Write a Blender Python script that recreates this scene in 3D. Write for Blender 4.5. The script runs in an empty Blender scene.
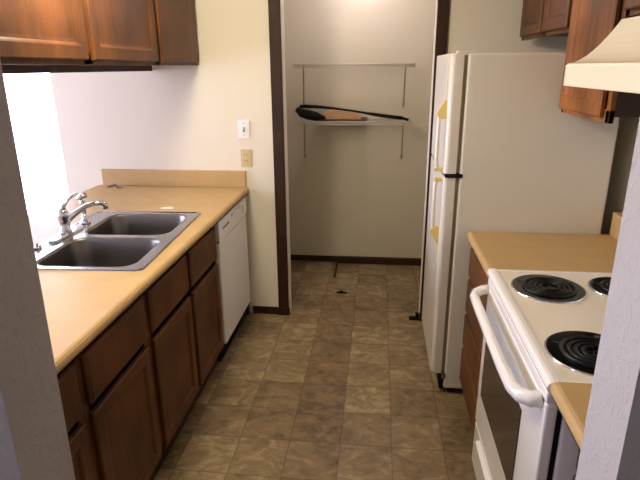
import bpy, bmesh, math, random
from mathutils import Vector, Matrix
random.seed(7)
S = bpy.context.scene
COL = S.collection
PI = math.pi
ORG = {}

# ------------------------------------------------------------------ materials
def lin(c):
    return tuple(((v/255)/12.92 if v/255 <= .04045 else ((v/255+.055)/1.055)**2.4) for v in c)

def new_mat(name):
    m = bpy.data.materials.new(name); m.use_nodes = True
    nt = m.node_tree
    return m, nt, nt.nodes['Principled BSDF']

def setp(b, col=None, rough=.5, metal=0., spec=.5, coat=0.):
    if col is not None: b.inputs['Base Color'].default_value = (*lin(col), 1)
    b.inputs['Roughness'].default_value = rough
    b.inputs['Metallic'].default_value = metal
    b.inputs['Specular IOR Level'].default_value = spec
    b.inputs['Coat Weight'].default_value = coat

def noise(nt, scale, detail=3, rough=.5, vec=None, dist=0.):
    n = nt.nodes.new('ShaderNodeTexNoise')
    n.inputs['Scale'].default_value = scale; n.inputs['Detail'].default_value = detail
    n.inputs['Roughness'].default_value = rough; n.inputs['Distortion'].default_value = dist
    if vec is not None: nt.links.new(vec, n.inputs['Vector'])
    return n

def ramp(nt, fac, stops):
    r = nt.nodes.new('ShaderNodeValToRGB')
    while len(r.color_ramp.elements) < len(stops): r.color_ramp.elements.new(.5)
    for e, (p, c) in zip(r.color_ramp.elements, stops):
        e.position = p; e.color = (*lin(c), 1)
    nt.links.new(fac, r.inputs['Fac'])
    return r

def bump(nt, b, h, strength, dist=.002):
    bp = nt.nodes.new('ShaderNodeBump')
    bp.inputs['Strength'].default_value = strength; bp.inputs['Distance'].default_value = dist
    nt.links.new(h, bp.inputs['Height']); nt.links.new(bp.outputs['Normal'], b.inputs['Normal'])

def position(nt, scale=(1, 1, 1)):
    g = nt.nodes.new('ShaderNodeNewGeometry')
    mp = nt.nodes.new('ShaderNodeMapping'); mp.inputs['Scale'].default_value = scale
    nt.links.new(g.outputs['Position'], mp.inputs['Vector'])
    return mp.outputs['Vector']

def simple(name, col, rough=.5, metal=0., spec=.5, coat=0., vary=.0, bumps=None):
    m, nt, b = new_mat(name); setp(b, col, rough, metal, spec, coat)
    if vary:
        v = position(nt)
        n = noise(nt, 9, 4, .6, v)
        c2 = tuple(max(0, x*(1-vary)) for x in col)
        r = ramp(nt, n.outputs['Fac'], [(.3, c2), (.7, col)])
        nt.links.new(r.outputs['Color'], b.inputs['Base Color'])
    if bumps:
        v = position(nt)
        n = noise(nt, bumps[0], 4, .6, v); bump(nt, b, n.outputs['Fac'], bumps[1], bumps[2])
    return m

def wood(name, dark, light, grain='z', rough=.38):
    m, nt, b = new_mat(name); setp(b, light, rough, 0, .3, .0)
    sc = {'z': (22, 22, 1.4), 'y': (22, 1.4, 22), 'x': (1.4, 22, 22)}[grain]
    v = position(nt, sc)
    n = noise(nt, 2.2, 6, .65, v, .6)
    v2 = position(nt); n2 = noise(nt, 3.5, 2, .5, v2)
    mx = nt.nodes.new('ShaderNodeMath'); mx.operation = 'ADD'
    m1 = nt.nodes.new('ShaderNodeMath'); m1.operation = 'MULTIPLY'; m1.inputs[1].default_value = .40
    m2 = nt.nodes.new('ShaderNodeMath'); m2.operation = 'MULTIPLY'; m2.inputs[1].default_value = .60
    nt.links.new(n.outputs['Fac'], m1.inputs[0]); nt.links.new(n2.outputs['Fac'], m2.inputs[0])
    nt.links.new(m1.outputs[0], mx.inputs[0]); nt.links.new(m2.outputs[0], mx.inputs[1])
    r = ramp(nt, mx.outputs[0], [(.36, dark), (.62, light)])
    nt.links.new(r.outputs['Color'], b.inputs['Base Color'])
    bump(nt, b, n.outputs['Fac'], .12, .001)
    return m

def floor_mat():
    m, nt, b = new_mat('vinyl_tile'); setp(b, (120, 98, 74), .42, 0, .4)
    T = .235
    g = nt.nodes.new('ShaderNodeNewGeometry')
    sub = nt.nodes.new('ShaderNodeVectorMath'); sub.operation = 'SUBTRACT'
    sub.inputs[1].default_value = (-.618-10*T, 2.006-30*T, 0)
    nt.links.new(g.outputs['Position'], sub.inputs[0])
    dv = nt.nodes.new('ShaderNodeVectorMath'); dv.operation = 'DIVIDE'; dv.inputs[1].default_value = (T, T, 1)
    nt.links.new(sub.outputs[0], dv.inputs[0])
    fl = nt.nodes.new('ShaderNodeVectorMath'); fl.operation = 'FLOOR'; nt.links.new(dv.outputs[0], fl.inputs[0])
    fr = nt.nodes.new('ShaderNodeVectorMath'); fr.operation = 'FRACTION'; nt.links.new(dv.outputs[0], fr.inputs[0])
    wn = nt.nodes.new('ShaderNodeTexWhiteNoise'); wn.noise_dimensions = '2D'; nt.links.new(fl.outputs[0], wn.inputs['Vector'])
    # per-tile marbling with an offset for each tile
    off = nt.nodes.new('ShaderNodeVectorMath'); off.operation = 'SCALE'; off.inputs['Scale'].default_value = 7.3
    nt.links.new(wn.outputs['Color'], off.inputs[0])
    ad = nt.nodes.new('ShaderNodeVectorMath'); ad.operation = 'ADD'
    st = nt.nodes.new('ShaderNodeVectorMath'); st.operation = 'MULTIPLY'; st.inputs[1].default_value = (1., 1.4, 1)
    nt.links.new(g.outputs['Position'], st.inputs[0])
    nt.links.new(st.outputs[0], ad.inputs[0]); nt.links.new(off.outputs[0], ad.inputs[1])
    n = noise(nt, 7.5, 6, .62, ad.outputs[0], 1.4)
    n3 = noise(nt, 30, 4, .6, ad.outputs[0], .4)
    a1 = nt.nodes.new('ShaderNodeMath'); a1.operation = 'MULTIPLY_ADD'; a1.inputs[1].default_value = .68
    nt.links.new(n.outputs['Fac'], a1.inputs[0])
    t1 = nt.nodes.new('ShaderNodeMath'); t1.operation = 'MULTIPLY'; t1.inputs[1].default_value = .18
    nt.links.new(wn.outputs['Value'], t1.inputs[0]); nt.links.new(t1.outputs[0], a1.inputs[2])
    a2 = nt.nodes.new('ShaderNodeMath'); a2.operation = 'MULTIPLY_ADD'; a2.inputs[1].default_value = .22
    nt.links.new(n3.outputs['Fac'], a2.inputs[0]); nt.links.new(a1.outputs[0], a2.inputs[2])
    r = ramp(nt, a2.outputs[0], FLOORC)
    # joint lines
    sp = nt.nodes.new('ShaderNodeSeparateXYZ'); nt.links.new(fr.outputs[0], sp.inputs[0])
    def edge(o):
        a = nt.nodes.new('ShaderNodeMath'); a.operation = 'SUBTRACT'; a.inputs[1].default_value = .5
        nt.links.new(o, a.inputs[0])
        c = nt.nodes.new('ShaderNodeMath'); c.operation = 'ABSOLUTE'; nt.links.new(a.outputs[0], c.inputs[0])
        return c.outputs[0]
    mxn = nt.nodes.new('ShaderNodeMath'); mxn.operation = 'MAXIMUM'
    nt.links.new(edge(sp.outputs['X']), mxn.inputs[0]); nt.links.new(edge(sp.outputs['Y']), mxn.inputs[1])
    mr = nt.nodes.new('ShaderNodeMapRange'); mr.inputs['From Min'].default_value = .481; mr.inputs['From Max'].default_value = .492
    nt.links.new(mxn.outputs[0], mr.inputs['Value'])
    fcs = nt.nodes.new('ShaderNodeMath'); fcs.operation = 'MULTIPLY'; fcs.inputs[1].default_value = .45
    nt.links.new(mr.outputs[0], fcs.inputs[0])
    mix = nt.nodes.new('ShaderNodeMix'); mix.data_type = 'RGBA'
    nt.links.new(fcs.outputs[0], mix.inputs['Factor']); nt.links.new(r.outputs['Color'], mix.inputs['A'])
    mix.inputs['B'].default_value = (*lin((68, 52, 38)), 1)
    nt.links.new(mix.outputs['Result'], b.inputs['Base Color'])
    bump(nt, b, a2.outputs[0], .15, .002)
    return m

FLOORC = [(.38, (94, 76, 54)), (.50, (126, 106, 77)), (.60, (142, 122, 90)), (.72, (176, 156, 120))]

M = {}
M['floor'] = floor_mat()
M['wall'] = simple('cream_wall_paint', (230, 222, 202), .6, spec=.3, bumps=(60, .08, .001))
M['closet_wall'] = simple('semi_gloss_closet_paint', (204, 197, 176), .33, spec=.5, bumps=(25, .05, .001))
def knock():
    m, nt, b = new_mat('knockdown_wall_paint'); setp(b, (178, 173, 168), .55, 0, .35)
    v = position(nt)
    n = noise(nt, 38, 5, .6, v, .8)
    r = ramp(nt, n.outputs['Fac'], [(.50, (0, 0, 0)), (.60, (255, 255, 255))])
    bump(nt, b, r.outputs['Color'], .5, .0022)
    return m
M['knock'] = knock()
M['ceiling'] = simple('white_ceiling_paint', (225, 220, 210), .8, spec=.2, bumps=(120, .3, .003))
M['trim'] = wood('dark_walnut_trim', (38, 22, 12), (60, 38, 22), 'z', .6)
M['cab'] = wood('stained_cabinet_wood', (66, 39, 20), (110, 66, 33), 'z', .46)
M['cab_base'] = M['cab']
M['cab_light'] = wood('light_brown_wood', (96, 58, 26), (168, 104, 50), 'z', .46)  # lighter brown than the wood of the other cabinets
M['cab_in'] = simple('dark_cabinet_side', (62, 38, 24), .6, vary=.2)
M['lam'] = simple('tan_laminate', (194, 161, 108), .5, spec=.4, vary=.05)
M['lam_edge'] = M['lam']
M['steel'] = simple('brushed_steel', (168, 168, 170), .24, 1., bumps=(180, .04, .0005))
M['steel_dark'] = simple('worn_steel_bowl', (128, 124, 120), .33, 1., bumps=(150, .05, .0005))
M['chrome'] = simple('chrome', (215, 217, 222), .08, 1.)
M['black_rubber'] = simple('black_rubber', (20, 20, 22), .55)
M['almond'] = simple('almond_enamel', (222, 218, 204), .38, spec=.5, bumps=(350, .05, .0004))
M['almond_door'] = simple('almond_door_enamel', (222, 216, 204), .3, spec=.5, bumps=(350, .05, .0004))
M['cream_plastic'] = simple('cream_plastic', (240, 234, 214), .3)
M['yellow_plastic'] = simple('aged_yellow_plastic', (232, 208, 130), .35)
M['white_enamel'] = simple('white_enamel', (244, 241, 236), .22, spec=.5, coat=.3)
M['range_top'] = simple('bisque_enamel', (240, 232, 214), .25, spec=.5, coat=.3)
M['dw'] = simple('dishwasher_white', (246, 245, 240), .3)
M['grey_gasket'] = simple('grey_gasket', (96, 90, 80), .6)
M['gasket'] = simple('beige_gasket', (150, 142, 118), .6)
M['black_gloss'] = simple('black_porcelain', (12, 12, 13), .12, spec=.6)
M['coil'] = simple('burner_coil', (12, 11, 12), .4, 0, spec=.35)
M['oven_glass'] = simple('smoked_oven_glass', (44, 36, 30), .12, spec=.6)
M['black'] = simple('black_plastic', (15, 13, 12), .7, spec=.2)
M['brace'] = simple('grey_brace_metal', (168, 154, 136), .4)
M['wire'] = simple('white_coated_wire', (205, 198, 184), .35)
M['plate'] = simple('white_wall_plate', (238, 236, 234), .35)
M['plate_alm'] = simple('almond_wall_plate', (208, 190, 138), .4)
M['tan_cloth'] = simple('tan_cloth', (206, 164, 124), .85, vary=.12, bumps=(120, .3, .002))
M['brown_board'] = simple('brown_board', (92, 66, 50), .6)
M['hood'] = simple('cream_hood_enamel', (238, 230, 204), .32, spec=.5)
M['glare'] = simple('white_glare', (240, 238, 236), .7)
M['exterior'] = simple('pale_concrete', (225, 225, 228), .9)
def glass_pane():
    m = bpy.data.materials.new('window_glass'); m.use_nodes = True; nt = m.node_tree; nt.nodes.clear()
    o = nt.nodes.new('ShaderNodeOutputMaterial'); mx = nt.nodes.new('ShaderNodeMixShader')
    t = nt.nodes.new('ShaderNodeBsdfTransparent'); g = nt.nodes.new('ShaderNodeBsdfGlossy')
    g.inputs['Roughness'].default_value = .02; mx.inputs['Fac'].default_value = .06
    nt.links.new(t.outputs[0], mx.inputs[1]); nt.links.new(g.outputs[0], mx.inputs[2]); nt.links.new(mx.outputs[0], o.inputs['Surface'])
    return m
M['glass'] = glass_pane()
def lampmat(name, col, st):
    m, nt, b = new_mat(name); setp(b, (250, 240, 220), .4)
    b.inputs['Emission Color'].default_value = (*lin(col), 1); b.inputs['Emission Strength'].default_value = st
    return m
M['lamp'] = lampmat('lit_lamp_glass', (255, 214, 160), 6)

# ------------------------------------------------------------------ mesh helpers
class B:
    """collects shapes in world coordinates into one mesh"""
    def __init__(s): s.bm = bmesh.new()
    def box(s, x0, x1, y0, y1, z0, z1, bev=0., seg=2):
        b = bmesh.new(); bmesh.ops.create_cube(b, size=1)
        x0, x1 = sorted((x0, x1)); y0, y1 = sorted((y0, y1)); z0, z1 = sorted((z0, z1))
        for v in b.verts:
            v.co = Vector(((x0+x1)/2+v.co.x*(x1-x0), (y0+y1)/2+v.co.y*(y1-y0), (z0+z1)/2+v.co.z*(z1-z0)))
        if bev > 0:
            bmesh.ops.bevel(b, geom=b.edges[:], offset=bev, segments=seg, profile=.5, affect='EDGES')
            for f in b.faces: f.smooth = False
        s._merge(b); return s
    def _merge(s, b):
        me = bpy.data.meshes.new('tmp'); b.to_mesh(me); b.free(); s.bm.from_mesh(me); bpy.data.meshes.remove(me)
    def tube(s, pts, r, n=10, cap=True, smooth=True):
        pts = [Vector(p) for p in pts]; rs = r if isinstance(r, (list, tuple)) else [r]*len(pts)
        rings = []; up = None
        for i, p in enumerate(pts):
            t = (pts[min(i+1, len(pts)-1)]-pts[max(i-1, 0)]).normalized()
            if up is None:
                up = Vector((0, 0, 1)) if abs(t.z) < .9 else Vector((1, 0, 0))
            u = (up-t*up.dot(t)).normalized(); up = u; w = t.cross(u)
            rings.append([s.bm.verts.new(p+(u*math.cos(2*PI*k/n)+w*math.sin(2*PI*k/n))*rs[i]) for k in range(n)])
        for a, b in zip(rings, rings[1:]):
            for k in range(n):
                f = s.bm.faces.new((a[k], a[(k+1) % n], b[(k+1) % n], b[k])); f.smooth = smooth
        if cap:
            s.bm.faces.new(rings[0][::-1]); s.bm.faces.new(rings[-1])
        return s
    def lathe(s, prof, c, n=32, cap=True, axis='z'):
        rings = []
        for r, h in prof:
            ring = []
            for k in range(n):
                a = 2*PI*k/n
                v = (r*math.cos(a), r*math.sin(a), h)
                if axis == 'x': v = (h, v[0], v[1])
                if axis == 'y': v = (v[1], h, v[0])
                ring.append(s.bm.verts.new(Vector(c)+Vector(v)))
            rings.append(ring)
        for a, b in zip(rings, rings[1:]):
            for k in range(n):
                f = s.bm.faces.new((a[k], a[(k+1) % n], b[(k+1) % n], b[k])); f.smooth = True
        if cap:
            s.bm.faces.new(rings[0][::-1]); s.bm.faces.new(rings[-1])
        return s
    def prism(s, prof, a0, a1, axis='y', smooth=False):
        """profile (p,q) extruded along an axis; p,q are the other two axes in order"""
        def mk(p, q, a):
            return {'y': (p, a, q), 'x': (a, p, q), 'z': (p, q, a)}[axis]
        A = [s.bm.verts.new(mk(p, q, a0)) for p, q in prof]; C = [s.bm.verts.new(mk(p, q, a1)) for p, q in prof]
        n = len(prof)
        for k in range(n):
            f = s.bm.faces.new((A[k], A[(k+1) % n], C[(k+1) % n], C[k])); f.smooth = smooth
        s.bm.faces.new(A[::-1]); s.bm.faces.new(C)
        return s
    def loops(s, fn, rects, cap=True):
        """nested loops: each is a list of (u,v,w) mapped by fn"""
        prev = None
        first = None
        for L in rects:
            ring = [s.bm.verts.new(fn(*q)) for q in L]
            if prev:
                n = len(ring)
                for k in range(n): s.bm.faces.new((prev[k], prev[(k+1) % n], ring[(k+1) % n], ring[k]))
            else: first = ring
            prev = ring
        if cap: s.bm.faces.new(prev)
        s.bm.faces.new(first[::-1])
        return s
    def panel(s, face, sign, u0, u1, z0, z1, t, steps):
        """door or drawer front in a plane x=face, out direction sign; steps = [(inset, depth)]"""
        def fn(u, v, w): return (face+sign*w, u, v)
        R = []
        for ins, d in [(0, -t)]+steps:
            R.append([(u0+ins, z0+ins, d), (u1-ins, z0+ins, d), (u1-ins, z1-ins, d), (u0+ins, z1-ins, d)])
        return s.loops(fn, R)
    def make(s, name, mat, parent=None, org=None, smooth_angle=None):
        bm = s.bm
        bmesh.ops.recalc_face_normals(bm, faces=bm.faces[:])
        o_ = Vector(ORG[parent.name]) if parent is not None else Vector(org or (0, 0, 0))
        bmesh.ops.translate(bm, verts=bm.verts[:], vec=-o_)
        me = bpy.data.meshes.new(name); bm.to_mesh(me); bm.free()
        me.materials.append(mat if not isinstance(mat, str) else M[mat])
        ob = bpy.data.objects.new(name, me); COL.objects.link(ob)
        if parent is not None: ob.parent = parent
        else: ob.location = o_
        ORG[ob.name] = tuple(o_)
        return ob

def thing(name, label, cat, loc, group=None):
    o = bpy.data.objects.new(name, None); COL.objects.link(o); o.location = loc
    o.empty_display_size = .1
    ORG[o.name] = tuple(loc); o['label'] = label; o['category'] = cat
    if group: o['group'] = group
    return o
def tag(o, label, cat, group=None):
    o['label'] = label; o['category'] = cat
    if group: o['group'] = group
    return o
def struct(name, b, mat, org=None):
    o = b.make(name, mat, org=org); o['kind'] = 'structure'; return o
def rrect(cx, cy, hx, hy, r, n=6):
    P = []
    for (sx, sy, a0) in ((1, 1, 0), (-1, 1, PI/2), (-1, -1, PI), (1, -1, 1.5*PI)):
        for k in range(n+1):
            a = a0+PI/2*k/n
            P.append((cx+sx*(hx-r)+r*math.cos(a), cy+sy*(hy-r)+r*math.sin(a)))
    return P

# ------------------------------------------------------------------ layout numbers
H = 2.44           # ceiling
YW = 3.31          # far kitchen wall
XR = 1.13          # right kitchen wall
YN0, YN1 = .678, .806   # the near wall with the opening
OL, OR = -.606, .360    # opening sides
XL = -4.3          # dining room left wall
YD = 4.7           # dining room far wall
JL, JR = -.602, .303    # closet opening
YC = 4.38
HD = 2.30

# ------------------------------------------------------------------ the setting
struct('floor', B().box(XL-.1, 2.0, -2.6, YD+.1, -.05, 0), 'floor')
struct('ceiling', B().box(XL-.1, 2.0, -2.6, YD+.1, H, H+.05), 'ceiling')
w = B()
w.box(-2.11, JL, YW, YW+.11, 0, H).box(JR, XR+.1, YW, YW+.11, 0, H).box(JL, JR, YW, YW+.11, HD, H)
struct('wall_far', w, 'wall')
struct('wall_right', B().box(XR, XR+.1, YN1, YW, 0, H), 'wall')
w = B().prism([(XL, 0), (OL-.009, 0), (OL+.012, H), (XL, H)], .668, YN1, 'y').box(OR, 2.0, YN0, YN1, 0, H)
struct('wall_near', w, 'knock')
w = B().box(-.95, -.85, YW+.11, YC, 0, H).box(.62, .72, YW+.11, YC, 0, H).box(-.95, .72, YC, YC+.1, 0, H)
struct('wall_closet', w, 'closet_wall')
struct('wall_dining_return', B().box(-2.11, -2.01, YW+.11, YD, 0, H), 'wall')
# dining far wall with a wide window
WX0, WX1, WZ0, WZ1 = -4.15, -2.35, .04, 2.15
w = B().box(XL, WX0, YD, YD+.1, 0, H).box(WX1, -2.01, YD, YD+.1, 0, H).box(WX0, WX1, YD, YD+.1, 0, WZ0).box(WX0, WX1, YD, YD+.1, WZ1, H)
struct('wall_dining_far', w, 'wall')
LY0, LY1, LZ0, LZ1 = 1.2, 3.6, .5, 2.2
NY0, NY1, NZ0, NZ1 = -2.0, -.7, .9, 2.1
w = B().box(XL-.1, XL, -2.6, NY0, 0, H).box(XL-.1, XL, NY1, LY0, 0, H).box(XL-.1, XL, NY0, NY1, 0, NZ0).box(XL-.1, XL, NY0, NY1, NZ1, H).box(XL-.1, XL, LY1, YD+.1, 0, H).box(XL-.1, XL, LY0, LY1, 0, LZ0).box(XL-.1, XL, LY0, LY1, LZ1, H)
struct('wall_left', w, 'wall')
struct('wall_entry_right', B().box(2.0, 2.1, -2.6, YN1, 0, H), 'wall')
struct('wall_back', B().box(XL-.1, 2.1, -2.7, -2.6, 0, H), 'wall')

def window_y(name, x0, x1, z0, z1, y):
    f = B()
    for a in ((x0, x0+.05, z0, z1), (x1-.05, x1, z0, z1), (x0, x1, z0, z0+.05), (x0, x1, z1-.05, z1)):
        f.box(a[0], a[1], y+.02, y+.08, a[2], a[3], .004)
    o = struct(name, f, 'plate')
    B().box(x0+.05, x1-.05, y+.045, y+.05, z0+.05, z1-.05).make('glass', 'glass', o)
def window_x(name, y0, y1, z0, z1, x):
    f = B()
    for a in ((y0, y0+.05, z0, z1), (y1-.05, y1, z0, z1), (y0, y1, z0, z0+.05), (y0, y1, z1-.05, z1)):
        f.box(x+.02, x+.08, a[0], a[1], a[2], a[3], .004)
    o = struct(name, f, 'plate')
    B().box(x+.045, x+.05, y0+.05, y1-.05, z0+.05, z1-.05).make('glass', 'glass', o)
window_y('window_1', WX0, WX1, WZ0, WZ1, YD)
window_x('window_2', LY0, LY1, LZ0, LZ1, XL-.1)
window_x('added_window', NY0, NY1, NZ0, NZ1, XL-.1)  # unseen window added to bring daylight onto the near wall

# trim round the closet opening
t = B()
t.box(JL-.072, JL, YW-.016, YW, 0, HD, .004).box(JL-.078, JL+.006, YW-.022, YW, 0, .055, .004)
struct('trim_1', t, 'trim')
t = B()
t.box(JR, JR+.066, YW-.016, YW, 0, HD, .004).box(JR-.006, JR+.072, YW-.022, YW, 0, .055, .004)
struct('trim_2', t, 'trim')
struct('trim_3', B().box(JL-.072, JR+.066, YW-.016, YW, HD, HD+.07, .004), 'trim')
struct('baseboard_far', B().box(-.86, JL-.08, YW-.012, YW, 0, .055, .003), 'trim')
b = B().box(-.85, -.345, YC-.014, YC, .008, .06, .003).box(-.345, .62, YC-.03, YC, 0, .062, .003)
struct('baseboard_closet', b, 'trim')
struct('baseboard_dining', B().box(-2.122, -2.11, YW, YD, 0, .07, .003), 'trim')

# ------------------------------------------------------------------ cabinets
DOOR = [(0, -.005), (.005, 0), (.048, 0), (.054, -.003), (.060, -.009), (.072, -.010)]
RAISED = [(0, -.005), (.005, 0), (.052, 0), (.058, -.008), (.064, -.009)]
DRAWER = [(0, -.008), (.004, -.003), (.014, 0)]

def base_cabinet(loc, label, sign, xf, xb, y0, y1, fronts, matk='cab_base', toe=.035):
    """xf: face-frame plane, xb: back; fronts = list of (kind,y0,y1,z0,z1)"""
    r = thing('base_cabinet', label, 'cabinet', loc, 'base cabinets')
    c = B()
    xi = xf-sign*.018
    c.box(xi, xb, y0, y0+.016, .1, .868).box(xi, xb, y1-.016, y1, .1, .868)
    c.box(xi, xb, y0+.016, y1-.016, .1, .116).box(xb, xb+sign*.012, y0+.016, y1-.016, .116, .868)
    c.box(xi, xi-sign*.004, y0+.016, y1-.016, .116, .868)
    c.box(xf-sign*toe, xb, y0, y1, 0, .1)
    c.make('carcass', 'cab_in', r)
    f = B()
    # face frame, four members per bay
    ys = sorted({a for q in fronts for a in q[1:3]})
    f.box(xf, xf-sign*.018, y0, y1, .835, .868).box(xf, xf-sign*.018, y0, y1, .1, .135)
    f.box(xf, xf-sign*.018, y0, y0+.03, .1, .868).box(xf, xf-sign*.018, y1-.03, y1, .1, .868)
    for q, p in zip(fronts, fronts[2:]):
        if p[1] > q[2]: f.box(xf, xf-sign*.018, q[2]-.01, p[1]+.01, .12, .85)
    f.make('face_frame', M[matk], r)
    for k, a, b_, z0, z1 in fronts:
        B().panel(xf+sign*.019, sign, a, b_, z0, z1, .018, DRAWER if k == 'drawer' else DOOR).make(k, M[matk], r)
    return r

XF = -.884
base_cabinet((-1.2, 1.04, 0), 'dark stained base cabinet beside the textured near wall, half hidden', 1, XF, -1.45, .81, 1.27,
             [('drawer', .835, 1.25, .665, .842), ('door', .835, 1.25, .125, .635)])
base_cabinet((-1.2, 1.5, 0), 'dark stained base cabinet under the counter just nearer the camera than the sink', 1, XF, -1.45, 1.272, 1.735,
             [('drawer', 1.295, 1.712, .665, .842), ('door', 1.295, 1.712, .125, .635)])
base_cabinet((-1.2, 2.19, 0), 'wide dark stained base cabinet holding the double sink, its side touching the white dishwasher', 1, XF, -1.45, 1.737, 2.64,
             [('drawer', 1.762, 2.178, .665, .842), ('door', 1.762, 2.178, .125, .635),
              ('drawer', 2.215, 2.618, .665, .842), ('door', 2.215, 2.618, .125, .635)])
# panel behind the peninsula cabinets, dining side
tag(B().box(-1.47, -1.452, .81, 3.305, 0, .868).make('peninsula_back_panel', 'cab_in', org=(-1.46, 2, 0)),
    'dark panel closing the back of the left base cabinets', 'panel')

# right base cabinets
XG = .452
def right_base(loc, label, y0, y1, fronts, xg=XG):
    return base_cabinet(loc, label, -1, xg, XR-.004, y0, y1, fronts, 'cab_base')
right_base((.75, 2.17, 0), 'brown base cabinet with drawers between the stove and the refrigerator', 1.915, 2.43,
           [('drawer', 1.94, 2.405, .70, .842), ('drawer', 1.94, 2.405, .515, .68), ('drawer', 1.94, 2.405, .33, .495), ('drawer', 1.94, 2.405, .13, .31)])
right_base((.75, .98, 0), 'brown base cabinet in front of the stove, beside the pale jamb', .81, 1.135,
           [('drawer', .835, 1.125, .70, .842), ('door', .835, 1.125, .125, .68)], .515)

# upper cabinets
def upper(loc, label, sign, xf, xb, y0, y1, z0, z1, doors, group, slab=False, lip=.022, backrail=False, mk='cab'):
    r = thing('wall_cabinet', label, 'cabinet', loc, group)
    c = B().box(xf-sign*.018, xb, y0, y1, z0+lip, z1)
    c.make('carcass', 'cab_in' if sign < 0 else 'cab_base', r)
    f = B()
    f.box(xf, xf-sign*.018, y0, y1, z0, z0+.045, .002).box(xf, xf-sign*.018, y0, y1, z1-.045, z1)
    f.box(xf, xf-sign*.018, y0, y0+.03, z0, z1, .002).box(xf, xf-sign*.018, y1-.03, y1, z0, z1, .002)
    for a, b_ in zip(doors, doors[1:]):
        f.box(xf, xf-sign*.018, a[1]-.01, b_[0]+.01, z0, z1)
    f.make('face_frame', mk, r)
    if backrail:
        B().box(xb, xb+sign*.018, y0, y1, z0-.03, z0+lip, .002).make('back_rail', 'cab_in', r)
    for a, b_ in doors:
        B().panel(xf+sign*.019, sign, a, b_, z0+.018, z1-.02, .018, DRAWER if slab else DOOR).make('door', mk, r)
    return r
UX = -1.128
upper((-1.29, 1.1, 1.67), 'upper cabinet over the counter end nearest the camera, mostly out of view', 1, UX, -1.44, .81, 1.43, 1.668, 2.40, [(.83, 1.41)], 'upper cabinets above the sink counter', backrail=True)
upper((-1.29, 2.05, 1.67), 'two-door brown upper cabinet hanging above the double sink', 1, UX, -1.44, 1.432, 2.69, 1.668, 2.40, [(1.45, 2.005), (2.045, 2.668)], 'upper cabinets above the sink counter', backrail=True)
upper((-1.29, 3.0, 1.67), 'narrow plain-fronted upper cabinet against the far wall, left side', 1, UX, -1.44, 2.692, 3.305, 1.668, 2.40, [(2.715, 3.28)], 'upper cabinets above the sink counter', slab=True, backrail=True)
VX = .768
upper((.9, 2.86, 1.8), 'small two-door upper cabinet above the refrigerator', -1, VX, XR-.004, 2.425, 3.24, 1.785, 2.40, [(2.445, 2.80), (2.83, 3.215)], 'upper cabinets on the right wall')
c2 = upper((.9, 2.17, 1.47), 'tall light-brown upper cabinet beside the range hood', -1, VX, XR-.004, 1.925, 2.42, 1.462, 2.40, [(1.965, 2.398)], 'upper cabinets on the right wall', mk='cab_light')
c3 = upper((.9, 1.54, 1.8), 'brown upper cabinet directly above the range hood', -1, VX, XR-.004, 1.15, 1.92, 1.80, 2.40, [(1.17, 1.515), (1.545, 1.9)], 'upper cabinets on the right wall')

# ------------------------------------------------------------------ countertops
def front_profile(xf, xb, sgn, z1=.91, th=.04, r=.016):
    """rounded front edge facing sgn"""
    P = [(xb, z1-th), (xf-sgn*.006, z1-th)]
    for k in range(7):
        a = -PI/2+PI*k/6
        P.append((xf-sgn*r+sgn*r*math.cos(a), z1-th/2+ (th/2)*math.sin(a)))
    P.append((xb, z1))
    return P
cx0, cx1 = -.845, -1.878
hx0, hx1, hy0, hy1 = -.945, -1.485, 1.805, 2.625     # sink cut-out
c = B()
c.prism(front_profile(cx0, hx0, 1), .81, 3.305, 'y', False)
c.box(cx1, hx1, .81, 3.305, .87, .91)
c.box(hx1, hx0, .81, hy0, .87, .91).box(hx1, hx0, hy1, 3.305, .87, .91)
bmesh.ops.remove_doubles(c.bm, verts=c.bm.verts[:], dist=.0001)
ct = thing('countertop', 'long tan laminate countertop holding the double sink', 'countertop', (-1.36, 2.0, .87), 'tan laminate countertops')
c.make('worktop', 'lam', ct)
B().box(-1.842, -.862, YW-.022, YW-.001, .911, 1.018, .003).make('backsplash', 'lam', ct)

for (y0, y1, zt, lab) in ((1.917, 2.436, .91, 'tan laminate countertop between the stove and the refrigerator'), (.812, 1.147, .93, 'small tan laminate counter corner beside the pale jamb, in front of the stove')):
    r = thing('countertop', lab, 'countertop', (.75, (y0+y1)/2, .87), 'tan laminate countertops')
    B().prism(front_profile(.420, XR-.002, -1, zt), y0, y1, 'y').make('worktop', 'lam', r)
    B().box(1.058, XR-.002, y0, y1, zt+.001, zt+.108, .003).make('backsplash', 'lam', r)

# ------------------------------------------------------------------ sink
sk = thing('kitchen_sink', 'double bowl stainless steel sink set in the tan countertop', 'sink', (-1.185, 2.218, .91))
b = B(); bm = b.bm
sx, sy = -1.2165, 2.215
outer = rrect(sx, sy, .292, .432, .03)
def ring(P, z): return [bm.verts.new((p[0], p[1], z)) for p in P]
o0 = ring(outer, .9105); o1 = ring(rrect(sx, sy, .289, .429, .028), .916); o2 = ring(rrect(sx, sy, .281, .421, .024), .916); o3 = ring(rrect(sx, sy, .277, .417, .022), .913)
n = len(o0)
for A, C in ((o0, o1), (o1, o2), (o2, o3)):
    for k in range(n): bm.faces.new((A[k], A[(k+1) % n], C[(k+1) % n], C[k]))
bowls = [(-1.188, 2.005, .212, .187), (-1.188, 2.418, .212, .187)]
inn = []
for bx_, by_, hx, hy in bowls:
    inn.append(ring(rrect(bx_, by_, hx, hy, .075, 8), .913))
edges = []
for L in [o3]+inn:
    m_ = len(L)
    for k in range(m_):
        e = bm.edges.get((L[k], L[(k+1) % m_])) or bm.edges.new((L[k], L[(k+1) % m_]))
        edges.append(e)
bmesh.ops.triangle_fill(bm, use_beauty=True, use_dissolve=False, edges=edges)
rim = b.make('rim', 'steel', sk)
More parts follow.
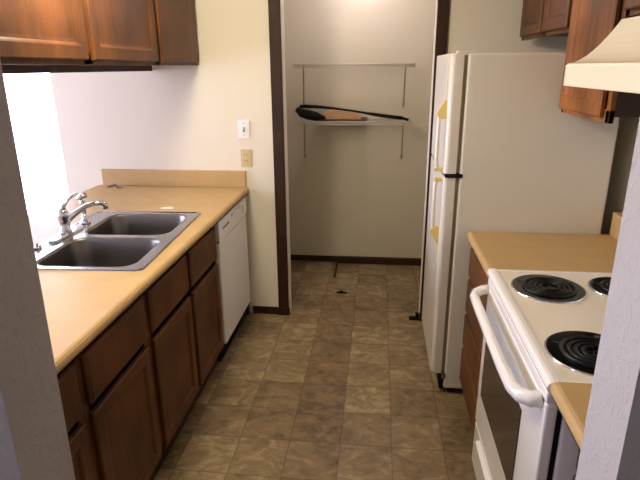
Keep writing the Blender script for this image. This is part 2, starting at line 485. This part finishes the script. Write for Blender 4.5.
for bx_, by_, hx, hy in bowls:
    b = B(); prev = None
    for ins, z in ((0, .913), (.005, .910), (.009, .900), (.014, .79), (.019, .75), (.028, .727), (.045, .712), (.068, .705), (.12, .702), (.15, .701)):
        L = [b.bm.verts.new((p[0], p[1], z)) for p in rrect(bx_, by_, hx-ins, hy-ins, max(.075-ins*.1, .02) if hx-ins > .06 else .02, 8)]
        if prev:
            for k in range(len(L)):
                f = b.bm.faces.new((prev[k], prev[(k+1) % len(L)], L[(k+1) % len(L)], L[k])); f.smooth = True
        prev = L
    b.bm.faces.new(prev)
    bo = b.make('basin', 'steel_dark', sk)
    B().lathe([(.052, .7025), (.050, .706), (.040, .704), (.036, .7015), (.006, .7015)], (bx_, by_, 0), 24).make('drain', 'chrome', bo)

sk.rotation_euler = (0, 0, math.radians(3.0))
# ------------------------------------------------------------------ faucet + sprayer
fx, fy = -1.455, 2.205
fc = thing('faucet', 'chrome single-lever faucet at the back of the double sink', 'faucet', (fx, fy, .914))
b = B()
prev = None
for s_, z in ((1, .9135), (1, .919), (.93, .924), (.8, .926)):
    L = [b.bm.verts.new((p[0], p[1], z)) for p in rrect(fx, fy, .028*s_, .125*(.97+.03*s_), .0275*s_, 8)]
    if prev:
        for k in range(len(L)): b.bm.faces.new((prev[k], prev[(k+1) % len(L)], L[(k+1) % len(L)], L[k])).smooth = True
    prev = L
b.bm.faces.new(prev)
b.make('base_plate', 'chrome', fc)
B().lathe([(.030, .926), (.029, .935), (.024, .945), (.0225, .985), (.025, 1.0), (.0255, 1.022), (.020, 1.038), (.008, 1.044)], (fx, fy, 0), 28).make('body', 'chrome', fc)
B().tube([(fx, fy, .968), (fx+.022, fy+.014, .992), (fx+.05, fy+.034, 1.018), (fx+.085, fy+.06, 1.040), (fx+.115, fy+.08, 1.048), (fx+.142, fy+.098, 1.047), (fx+.153, fy+.105, 1.036), (fx+.154, fy+.106, 1.018)],
         [.016, .015, .0135, .012, .0115, .0125, .0135, .0135], 14).make('spout', 'chrome', fc)
B().tube([(fx, fy, 1.035), (fx+.004, fy+.01, 1.052), (fx+.012, fy+.03, 1.072), (fx+.022, fy+.055, 1.087), (fx+.034, fy+.078, 1.096)], [.014, .010, .0075, .006, .0065], 12).make('lever', 'chrome', fc)
sp = thing('side_sprayer', 'black and chrome side sprayer standing behind the faucet', 'sprayer', (-1.472, 2.405, .914))
X_, Y_ = -1.472, 2.405
B().lathe([(.026, .9135), (.026, .920), (.018, .930), (.0135, .945), (.013, .962)], (X_, Y_, 0), 22).make('collar', 'chrome', sp)
B().tube([(X_, Y_, .955), (X_, Y_, .985), (X_, Y_, 1.015), (X_+.002, Y_, 1.035)], [.010, .0125, .014, .016], 14).make('grip', 'chrome', sp)
B().tube([(X_-.018, Y_-.008, 1.040), (X_, Y_, 1.052), (X_+.022, Y_+.008, 1.058)], [.011, .015, .013], 14).make('head', 'chrome', sp)
cap = thing('hole_cap', 'small dark cap on the sink deck, left of the faucet', 'cap', (-1.470, 2.01, .914))
B().lathe([(.017, .9135), (.018, .920), (.012, .926), (.004, .928)], (-1.470, 2.01, 0), 18).make('cap_disc', 'chrome', cap)
B().lathe([(.0045, .928), (.006, .934), (.002, .937)], (-1.470, 2.01, 0), 12).make('knob', 'black_rubber', cap)

# small things on the counter
b = B(); xk, yk = -1.735, 3.215
b.tube([(xk-.035, yk-.005, .9165), (xk-.01, yk+.004, .922), (xk+.015, yk+.004, .930), (xk+.04, yk-.004, .9165)], [.006, .008, .008, .005], 10)
b.box(xk+.03, xk+.065, yk-.014, yk+.008, .9102, .9165, .002)
tag(b.make('metal_clip', 'grey_gasket', org=(xk, yk, .91)), 'small dark metal clip lying by the tan backsplash', 'clip')
b = B()
P = [(-.034, -.014), (-.012, -.020), (.018, -.017), (.036, -.006), (.030, .014), (.006, .020), (-.026, .012)]
b.prism([(-1.176+p[0], 2.738+p[1]) for p in P], .9103, .9125, 'z')  # flat white patch standing in for glare on the laminate
tag(b.make('glare_patch', 'glare', org=(-1.176, 2.738, .91)), 'small white patch painted as glare on the counter beyond the sink', 'glare')

# ------------------------------------------------------------------ dishwasher
DX = -.862
dw = thing('dishwasher', 'white built-in dishwasher under the far end of the left counter', 'dishwasher', (-1.15, 2.96, 0))
B().box(-1.44, DX-.03, 2.652, 3.262, .09, .865).make('tub', 'grey_gasket', dw)
B().box(DX-.03, DX, 2.655, 3.258, .115, .735, .006).make('door', 'dw', dw)
cp = B().box(DX-.03, DX+.004, 2.655, 3.258, .742, .858, .006).make('control_panel', 'dw', dw)
B().box(DX+.003, DX+.013, 2.90, 3.13, .825, .842, .004).make('latch_handle', 'dw', cp)
for k in range(4):
    B().box(DX+.003, DX+.0075, 2.72+k*.034, 2.742+k*.034, .80, .812, .001).make('button', 'gasket', cp)
B().lathe([(.024, 0), (.023, .012), (.018, .016), (.004, .016)], (DX+.004, 3.18, .79), 24, axis='x').make('dial', 'dw', cp)
B().box(-1.40, DX-.04, 2.655, 3.258, .0, .088).make('kick_plate', 'black', dw)
tag(B().box(-1.44, XF, 3.264, 3.308, 0, .868).make('filler_panel', 'cab_in', org=(-1.2, 3.285, 0)), 'narrow dark filler between the dishwasher and the far wall', 'panel')

# ------------------------------------------------------------------ wall plates
ls = thing('light_switch', 'white light switch plate on the far wall', 'light switch', (-.860, YW, 1.283))
B().box(-.898, -.822, YW-.007, YW-.0005, 1.224, 1.342, .003).make('cover_plate', 'plate', ls)
B().box(-.866, -.854, YW-.009, YW-.006, 1.268, 1.298).make('slot', 'grey_gasket', ls)
B().prism([(YW-.008, 1.276), (YW-.008, 1.290), (YW-.019, 1.298), (YW-.020, 1.291)], -.864, -.856, 'x').make('toggle', 'plate', ls)
for z in (1.247, 1.319): B().lathe([(.003, -.0085), (.003, -.006)], (-.860, YW, z), 10, axis='y').make('screw', 'grey_gasket', ls)
ol = thing('wall_outlet', 'almond outlet plate on the far wall below the white switch', 'outlet', (-.855, YW, 1.10))
B().box(-.890, -.820, YW-.007, YW-.0005, 1.043, 1.155, .003).make('cover_plate', 'plate_alm', ol)
for z in (1.08, 1.12):
    rc = B().lathe([(.0175, -.010), (.0175, -.006)], (-.855, YW, z), 18, axis='y').make('receptacle', 'plate_alm', ol)
    B().box(-.863, -.860, YW-.0108, YW-.0095, z-.002, z+.008).box(-.850, -.847, YW-.0108, YW-.0095, z-.002, z+.008).make('slots', 'black', rc)

# ------------------------------------------------------------------ refrigerator
FY0, FY1 = 2.446, 3.095
fr = thing('refrigerator', 'almond top-freezer refrigerator standing right of the closet opening', 'refrigerator', (.7, 2.77, 0))
B().box(.366, 1.028, FY0, FY1, .035, 1.706, .012, 3).make('cabinet', 'almond', fr)
B().box(.346, .369, FY0+.010, FY1-.012, .135, 1.160).make('gasket', 'gasket', fr)
B().box(.346, .369, FY0+.010, FY1-.012, 1.184, 1.70).make('gasket', 'gasket', fr)
def fdoor(z0, z1, name):
    pr = []
    for (x, y, a0) in ((.355, FY1, 0),):
        pass
    r = .022
    P = [(.349, FY0), (.349, FY1)]
    for k in range(7):
        a = PI/2*k/6; P.append((.294+r-r*math.sin(a), FY1-r+r*math.cos(a)))
    for k in range(7):
        a = PI/2*k/6; P.append((.294+r-r*math.cos(a), FY0+r-r*math.sin(a)))
    b = B(); b.prism(P, z0, z1, 'z')
    es = [e for e in b.bm.edges if abs(e.verts[0].co.z-e.verts[1].co.z) < 1e-5]
    bmesh.ops.bevel(b.bm, geom=es, offset=.006, segments=2, profile=.5, affect='EDGES')
    return b.make(name, 'almond_door', fr)
d1 = fdoor(1.178, 1.706, 'freezer_door')
d2 = fdoor(.125, 1.166, 'fresh_food_door')
hy = FY0+.045
def fhandle(z0, z1, top, door):
    hx = .262
    b = B()
    b.tube([(.272, hy, z0), (hx, hy, z0+.03), (hx, hy, (z0+z1)/2), (hx, hy, z1-.03), (.272, hy, z1)], [.009, .0095, .0095, .0095, .009], 12)
    h = b.make('handle', 'cream_plastic', door)
    if top:
        B().prism([(.294, z1-.03), (.294, z1+.055), (.286, z1+.055), (.253, z1), (.253, z1-.018), (.275, z1-.03)], hy-.012, hy+.012, 'y').make('mount', 'yellow_plastic', door)
        B().prism([(.2955, z1+.04), (.2955, 1.700), (.288, 1.700), (.284, z1+.055)], hy-.010, hy+.010, 'y').make('handle_trim', 'cream_plastic', door)
        B().box(.254, .296, hy-.012, hy+.012, z0-.004, z0+.012, .003).make('mount', 'yellow_plastic', door)
    else:
        B().prism([(.294, z0+.03), (.294, z0-.055), (.286, z0-.055), (.253, z0), (.253, z0+.018), (.275, z0+.03)], hy-.012, hy+.012, 'y').make('mount', 'yellow_plastic', door)
        B().prism([(.2955, z0-.04), (.2955, z0-.16), (.288, z0-.155), (.284, z0-.055)], hy-.010, hy+.010, 'y').make('handle_trim', 'cream_plastic', door)
        B().box(.254, .296, hy-.012, hy+.012, z1-.012, z1+.004, .003).make('mount', 'yellow_plastic', door)
fhandle(1.190, 1.455, True, d1)
fhandle(.885, 1.150, False, d2)
B().box(.300, .380, FY0-.006, FY0+.03, 1.163, 1.181, .003).make('door_gap_shade', 'black', fr)  # black piece standing in for the shadow in the gap between the doors
B().box(.320, .40, FY0+.01, FY0+.05, 1.706, 1.716, .003).make('top_hinge', 'almond', fr)
B().box(.345, .367, FY0+.02, FY1-.02, .02, .12, .003).make('toe_grille', 'black', fr)
for y in (FY0+.05, FY1-.05):
    B().lathe([(.018, 0), (.018, .012), (.008, .015), (.008, .04)], (.41, y, 0), 14).make('foot', 'black', fr)
    B().lathe([(.018, 0), (.018, .012), (.008, .015), (.008, .04)], (.98, y, 0), 14).make('foot', 'black', fr)
B().box(.350, .372, FY0-.003, FY0+.02, .095, .128, .003).make('bottom_hinge', 'steel', fr)

# ------------------------------------------------------------------ stove
SY0, SY1 = 1.148, 1.908
st = thing('electric_stove', 'white electric coil stove with a smoked oven window', 'stove', (.74, 1.53, 0))
B().box(.4515, .466, SY0+.016, SY1-.016, .06, .890).make('gasket', 'black', st)
B().box(.466, 1.045, SY0+.004, SY1-.004, .03, .895, .004).make('body', 'white_enamel', st)
# cooktop with rolled front edge
P = [(1.045, .893), (.430, .893)]
for k in range(7):
    a = -PI/2-PI*k/6
    P.append((.430+.017*math.cos(a), .910+.017*math.sin(a)))
P += [(.442, .927), (.456, .922), (.470, .920), (1.045, .920)]
b = B(); b.prism(P, SY0, SY1, 'y')
ck = b.make('cooktop_rim', 'white_enamel', st)
B().box(.462, 1.040, SY0+.008, SY1-.008, .915, .9212, .001).make('cooktop', 'range_top', st)
b = None
for q in (SY0, SY1-.014): B().box(.436, 1.0, q, q+.014, .9185, .9255, .003).make('cooktop_edge', 'white_enamel', st)
B().box(.418, .452, SY0+.006, SY1-.006, .862, .892, .004).make('front_rail', 'white_enamel', st)
dr = B().box(.420, .4515, SY0+.008, SY1-.008, .262, .856, .007, 3).make('oven_door', 'white_enamel', st)
B().box(.4165, .4215, SY0+.18, SY1-.075, .42, .715, .002).make('window', 'oven_glass', dr)
hz = .836
B().tube([(.424, SY0+.045, hz+.012), (.398, SY0+.052, hz+.006), (.376, SY0+.072, hz+.002), (.364, SY0+.11, hz), (.360, SY0+.22, hz), (.360, (SY0+SY1)/2, hz), (.360, SY1-.18, hz), (.362, SY1-.065, hz), (.374, SY1-.026, hz), (.398, SY1-.010, hz+.004), (.424, SY1-.008, hz+.008)],
         [.022, .021, .020, .0185, .0175, .017, .017, .0175, .018, .019, .020], 14).make('handle', 'white_enamel', dr)
dw2 = B().box(.422, .4515, SY0+.008, SY1-.008, .055, .252, .006).make('storage_drawer', 'white_enamel', st)
B().prism([(.422, .215), (.405, .222), (.405, .236), (.422, .242)], SY0+.12, SY1-.12, 'y').make('drawer_pull', 'white_enamel', dw2)
bg = B().prism([(.985, .921), (.985, .93), (1.01, 1.10), (1.045, 1.10), (1.045, .921)], SY0, SY1, 'y').make('backguard', 'white_enamel', st)
for y in (SY0+.09, SY0+.18, SY1-.18, SY1-.09, (SY0+SY1)/2):
    B().lathe([(.021, 0), (.019, -.018), (.004, -.018)], (.998, y, 1.02), 20, axis='x').make('knob', 'black', bg)
for y in (SY0+.06, SY1-.06):
    for x in (.50, 1.0):
        B().lathe([(.018, 0), (.018, .031)], (x, y, 0), 14).make('foot', 'black', st)
def burner(cx, cy, r):
    b = B().lathe([(r, .9205), (r, .9255), (r-.002, .9270), (r-.005, .9262), (r-.009, .923)], (cx, cy, 0), 48, cap=False)
    ringo = b.make('burner_ring', 'chrome', st)
    b = B().lathe([(r-.004, .9262), (r-.010, .9250), (r-.020, .9235), (r*.55, .9225), (.012, .9218)], (cx, cy, 0), 40, cap=True)
    b.make('drip_bowl', 'black_gloss', ringo)
    pts = []; turns = 4 if r > .11 else 3
    R0, R1 = .022, r-.030
    N = turns*28
    for i in range(N+1):
        a = 2*PI*turns*i/N; q = R0+(R1-R0)*i/N
        pts.append((cx+q*math.cos(a+1.2), cy+q*math.sin(a+1.2), .9285))
    b = B().tube(pts, .0055, 8)
    b.make('coil', 'coil', ringo)
    b = B()
    for k in range(3):
        a = 2*PI*k/3+.5
        b.tube([(cx, cy, .926), (cx+(r-.02)*math.cos(a), cy+(r-.02)*math.sin(a), .926)], .002, 6)
    b.make('coil_support', 'coil', ringo)
burner(.585, 1.742, .122)
burner(.575, 1.305, .122)
burner(.828, 1.762, .100)
burner(.828, 1.305, .122)

# ------------------------------------------------------------------ hood
hd = thing('range_hood', 'cream range hood under the cabinet above the stove', 'range hood', (.8, 1.53, 1.6))
HX = .600
P = [(XR-.004, 1.640), (XR-.004, 1.792), (.755, 1.792)]
for k in range(1, 9):
    u = k/8
    P.append((.755-(.755-HX-.012)*u, 1.792-(1.792-1.660)*(1-(1-u)**1.7)))
P += [(HX+.006, 1.658), (HX+.006, 1.640)]
b = B(); b.prism(P, SY0+.002, SY1+.004, 'y')
b.make('canopy', 'hood', hd)
b = B().box(HX, HX+.014, SY0, SY1+.006, 1.588, 1.655, .003)
b.box(HX, XR-.004, SY0, SY0+.012, 1.588, 1.655, .003).box(HX, XR-.004, SY1-.006, SY1+.006, 1.588, 1.655, .003)
b.make('front_lip', 'hood', hd)
B().box(HX+.014, XR-.01, SY0+.012, SY1-.006, 1.628, 1.6395).make('filter_panel', 'steel_dark', hd)

# ------------------------------------------------------------------ closet shelves
def wire_shelf(z, label):
    r = thing('wire_shelf', label, 'shelf', (-.22, YC, z), 'white wire shelves in the closet')
    x0, x1, yf, yb = -.655, .243, 4.055, YC-.006
    b = B()
    n = 34
    for k in range(n):
        x = x0+.01+(x1-x0-.02)*k/(n-1)
        b.tube([(x, yb, z), (x, yf, z), (x, yf-.001, z-.012)], .0016, 5)
    b.make('cross_wires', 'wire', r)['kind'] = 'stuff'
    for y, zz in ((yf, z+.003), (yf, z-.014), (yb, z), ((yf+yb)/2, z-.003)):
        B().tube([(x0, y, zz), (x1, y, zz)], .0042, 8).make('rail', 'wire', r)
    for x, xe in (( -.578, -.622), (.171, .181)):
        B().tube([(x, yf+.004, z-.004), ((x+xe)/2, (yf+YC)/2, z-.15), (xe, YC-.012, z-.29), (xe, YC-.004, z-.305)], .0062, 8).make('support_brace', 'brace', r)
        B().box(xe-.009, xe+.009, YC-.006, YC-.0006, z-.325, z-.29, .002).make('wall_clip', 'brace', r)
wire_shelf(1.668, 'upper white wire shelf on the closet wall, empty')
wire_shelf(1.253, 'lower white wire shelf in the closet, holding the black duster')

# tan folded cloth on a board
zz = 1.2575
bd = B().box(-.515, -.105, 4.125, 4.365, zz, zz+.009, .002)
tag(bd.make('serving_board', 'brown_board', org=(-.32, 4.2, zz)), 'flat brown board lying on the lower wire shelf', 'board')
b = B(); z0 = zz+.0095
P = [(-.470, z0), (-.475, z0+.012), (-.455, z0+.034), (-.41, z0+.053), (-.35, z0+.064), (-.28, z0+.062), (-.21, z0+.048), (-.165, z0+.026), (-.150, z0+.010), (-.152, z0)]
b.prism([(p[0], p[1]) for p in P], 4.14, 4.33, 'y')
es = [e for e in b.bm.edges if abs(e.verts[0].co.y-e.verts[1].co.y) < 1e-5]
bmesh.ops.bevel(b.bm, geom=es, offset=.006, segments=2, profile=.5, affect='EDGES')
tag(b.make('folded_cloth', 'tan_cloth', org=(-.32, 4.2, z0)), 'tan folded cloth mound on the brown board in the closet', 'cloth')
# black long-handled duster
du = thing('duster', 'black long-handled duster lying along the lower wire shelf', 'duster', (-.3, 4.085, 1.258))
pts = [(-.615, 4.085, 1.366), (-.57, 4.085, 1.370), (-.47, 4.085, 1.366), (-.36, 4.085, 1.356), (-.22, 4.085, 1.338), (-.12, 4.085, 1.322), (-.05, 4.085, 1.311), (.05, 4.085, 1.297), (.165, 4.085, 1.284)]
B().tube(pts, [.013, .014, .012, .009, .008, .009, .013, .014, .014], 10).make('handle', 'black', du)
B().tube([(-.622, 4.085, 1.362), (-.632, 4.085, 1.343), (-.605, 4.085, 1.322), (-.55, 4.085, 1.308), (-.48, 4.085, 1.294), (-.42, 4.085, 1.283)], [.012, .020, .032, .038, .032, .010], 12).make('head', 'black', du)
B().tube([(.165, 4.085, 1.284), (.21, 4.085, 1.270)], [.010, .0095], 10).make('grip_cap', 'black', du)

# floor bits
b = B().box(-.353, -.333, 4.02, YC-.032, .0004, .006, .001)
tag(b.make('floor_strip', 'trim', org=(-.343, 4.2, 0)), 'short dark strip on the closet floor at the baseboard', 'strip')
b = B().box(-.300, -.222, 3.70, 3.726, .0004, .006, .001).lathe([(.012, .006), (.012, .016), (.004, .018)], (-.262, 3.713, 0), 12)
tag(b.make('door_guide', 'black', org=(-.26, 3.71, 0)), 'small dark door guide in the middle of the closet floor', 'door guide')
b = B().box(.232, .297, 3.295, 3.345, .0004, .010, .002).box(.275, .297, 3.31, 3.335, .010, .045, .002)
tag(b.make('pivot_bracket', 'black', org=(.26, 3.32, 0)), 'dark pivot bracket on the floor beside the refrigerator', 'bracket')

# ------------------------------------------------------------------ ceiling light
LX, LYY = -.93, 1.8
cl = thing('ceiling_light', 'round flush ceiling light above the kitchen aisle', 'ceiling light', (LX, LYY, H))
B().lathe([(.16, H-.0005), (.16, H-.02), (.15, H-.025)], (LX, LYY, 0), 32).make('base', 'plate', cl)
B().lathe([(.145, H-.026), (.140, H-.05), (.115, H-.078), (.07, H-.096), (.01, H-.103)], (LX, LYY, 0), 32).make('glass_shade', 'lamp', cl)

def light(kind, name, loc, energy, col, **k):
    L = bpy.data.lights.new(name, kind); L.energy = energy; L.color = col
    for a, v in k.items(): setattr(L, a, v)
    o = bpy.data.objects.new(name, L); COL.objects.link(o); o.location = loc
    return o
light('POINT', 'kitchen_lamp', (LX, LYY, H-.26), 54, (1, .90, .71), shadow_soft_size=.14)

kl = thing('added_closet_light', 'small round ceiling light added unseen inside the closet', 'ceiling light', (-.15, 3.9, H))  # unseen fixture and lamp added to brighten the top of the closet wall
B().lathe([(.07, H-.0005), (.07, H-.018), (.064, H-.02)], (-.15, 3.9, 0), 24).make('base', 'plate', kl)
B().lathe([(.062, H-.021), (.058, H-.045), (.035, H-.06), (.006, H-.064)], (-.15, 3.9, 0), 24).make('glass_shade', 'lamp', kl)
light('POINT', 'closet_fill_lamp', (-.15, 3.9, H-.13), 9.5, (.98, .86, .98), shadow_soft_size=.05)
# daylight
wd = bpy.data.worlds.new('World'); S.world = wd; wd.use_nodes = True
bgn = wd.node_tree.nodes['Background']
bgn.inputs['Color'].default_value = (.71, .72, 1.0, 1); bgn.inputs['Strength'].default_value = 18.0
def portal(loc, rot, sx, sy):
    o = light('AREA', 'window_portal', loc, 1, (1, 1, 1), shape='RECTANGLE', size=sx, size_y=sy)
    o.rotation_euler = rot; o.data.cycles.is_portal = True
portal(((WX0+WX1)/2, YD+.09, (WZ0+WZ1)/2), (-PI/2, 0, 0), WX1-WX0, WZ1-WZ0)
portal((XL-.09, (LY0+LY1)/2, (LZ0+LZ1)/2), (0, -PI/2, 0), LZ1-LZ0, LY1-LY0)
portal((XL-.09, (NY0+NY1)/2, (NZ0+NZ1)/2), (0, -PI/2, 0), NZ1-NZ0, NY1-NY0)
struct('ground', B().box(-14, 10, -10, 14, -.25, -.06), 'exterior')

# ------------------------------------------------------------------ camera
F_, YAW, PIT, ROL = 526.045, .1117, .3177, -.0079
EYE = (-.0085, -.0047, 1.6539)
cy, sy_ = math.cos(YAW), math.sin(YAW)
F = Vector((-sy_, cy, 0)); R = Vector((cy, sy_, 0)); U = Vector((0, 0, 1))
cp_, sp_ = math.cos(PIT), math.sin(PIT)
F2 = F*cp_-U*sp_; U2 = U*cp_+F*sp_
R3 = R*math.cos(ROL)+U2*math.sin(ROL); U3 = U2*math.cos(ROL)-R*math.sin(ROL)
mat = Matrix((R3, U3, -F2)).transposed().to_4x4(); mat.translation = Vector(EYE)
cam = bpy.data.cameras.new('Camera'); co = bpy.data.objects.new('Camera', cam); COL.objects.link(co)
co.matrix_world = mat; cam.sensor_fit = 'HORIZONTAL'; cam.sensor_width = 36; cam.lens = F_/640*36
cam.clip_start = .02
S.camera = co
S.view_settings.view_transform = 'Standard'; S.view_settings.look = 'None'
S.view_settings.gamma = 1; S.view_settings.use_curve_mapping = False
S.view_settings.exposure = 0.0
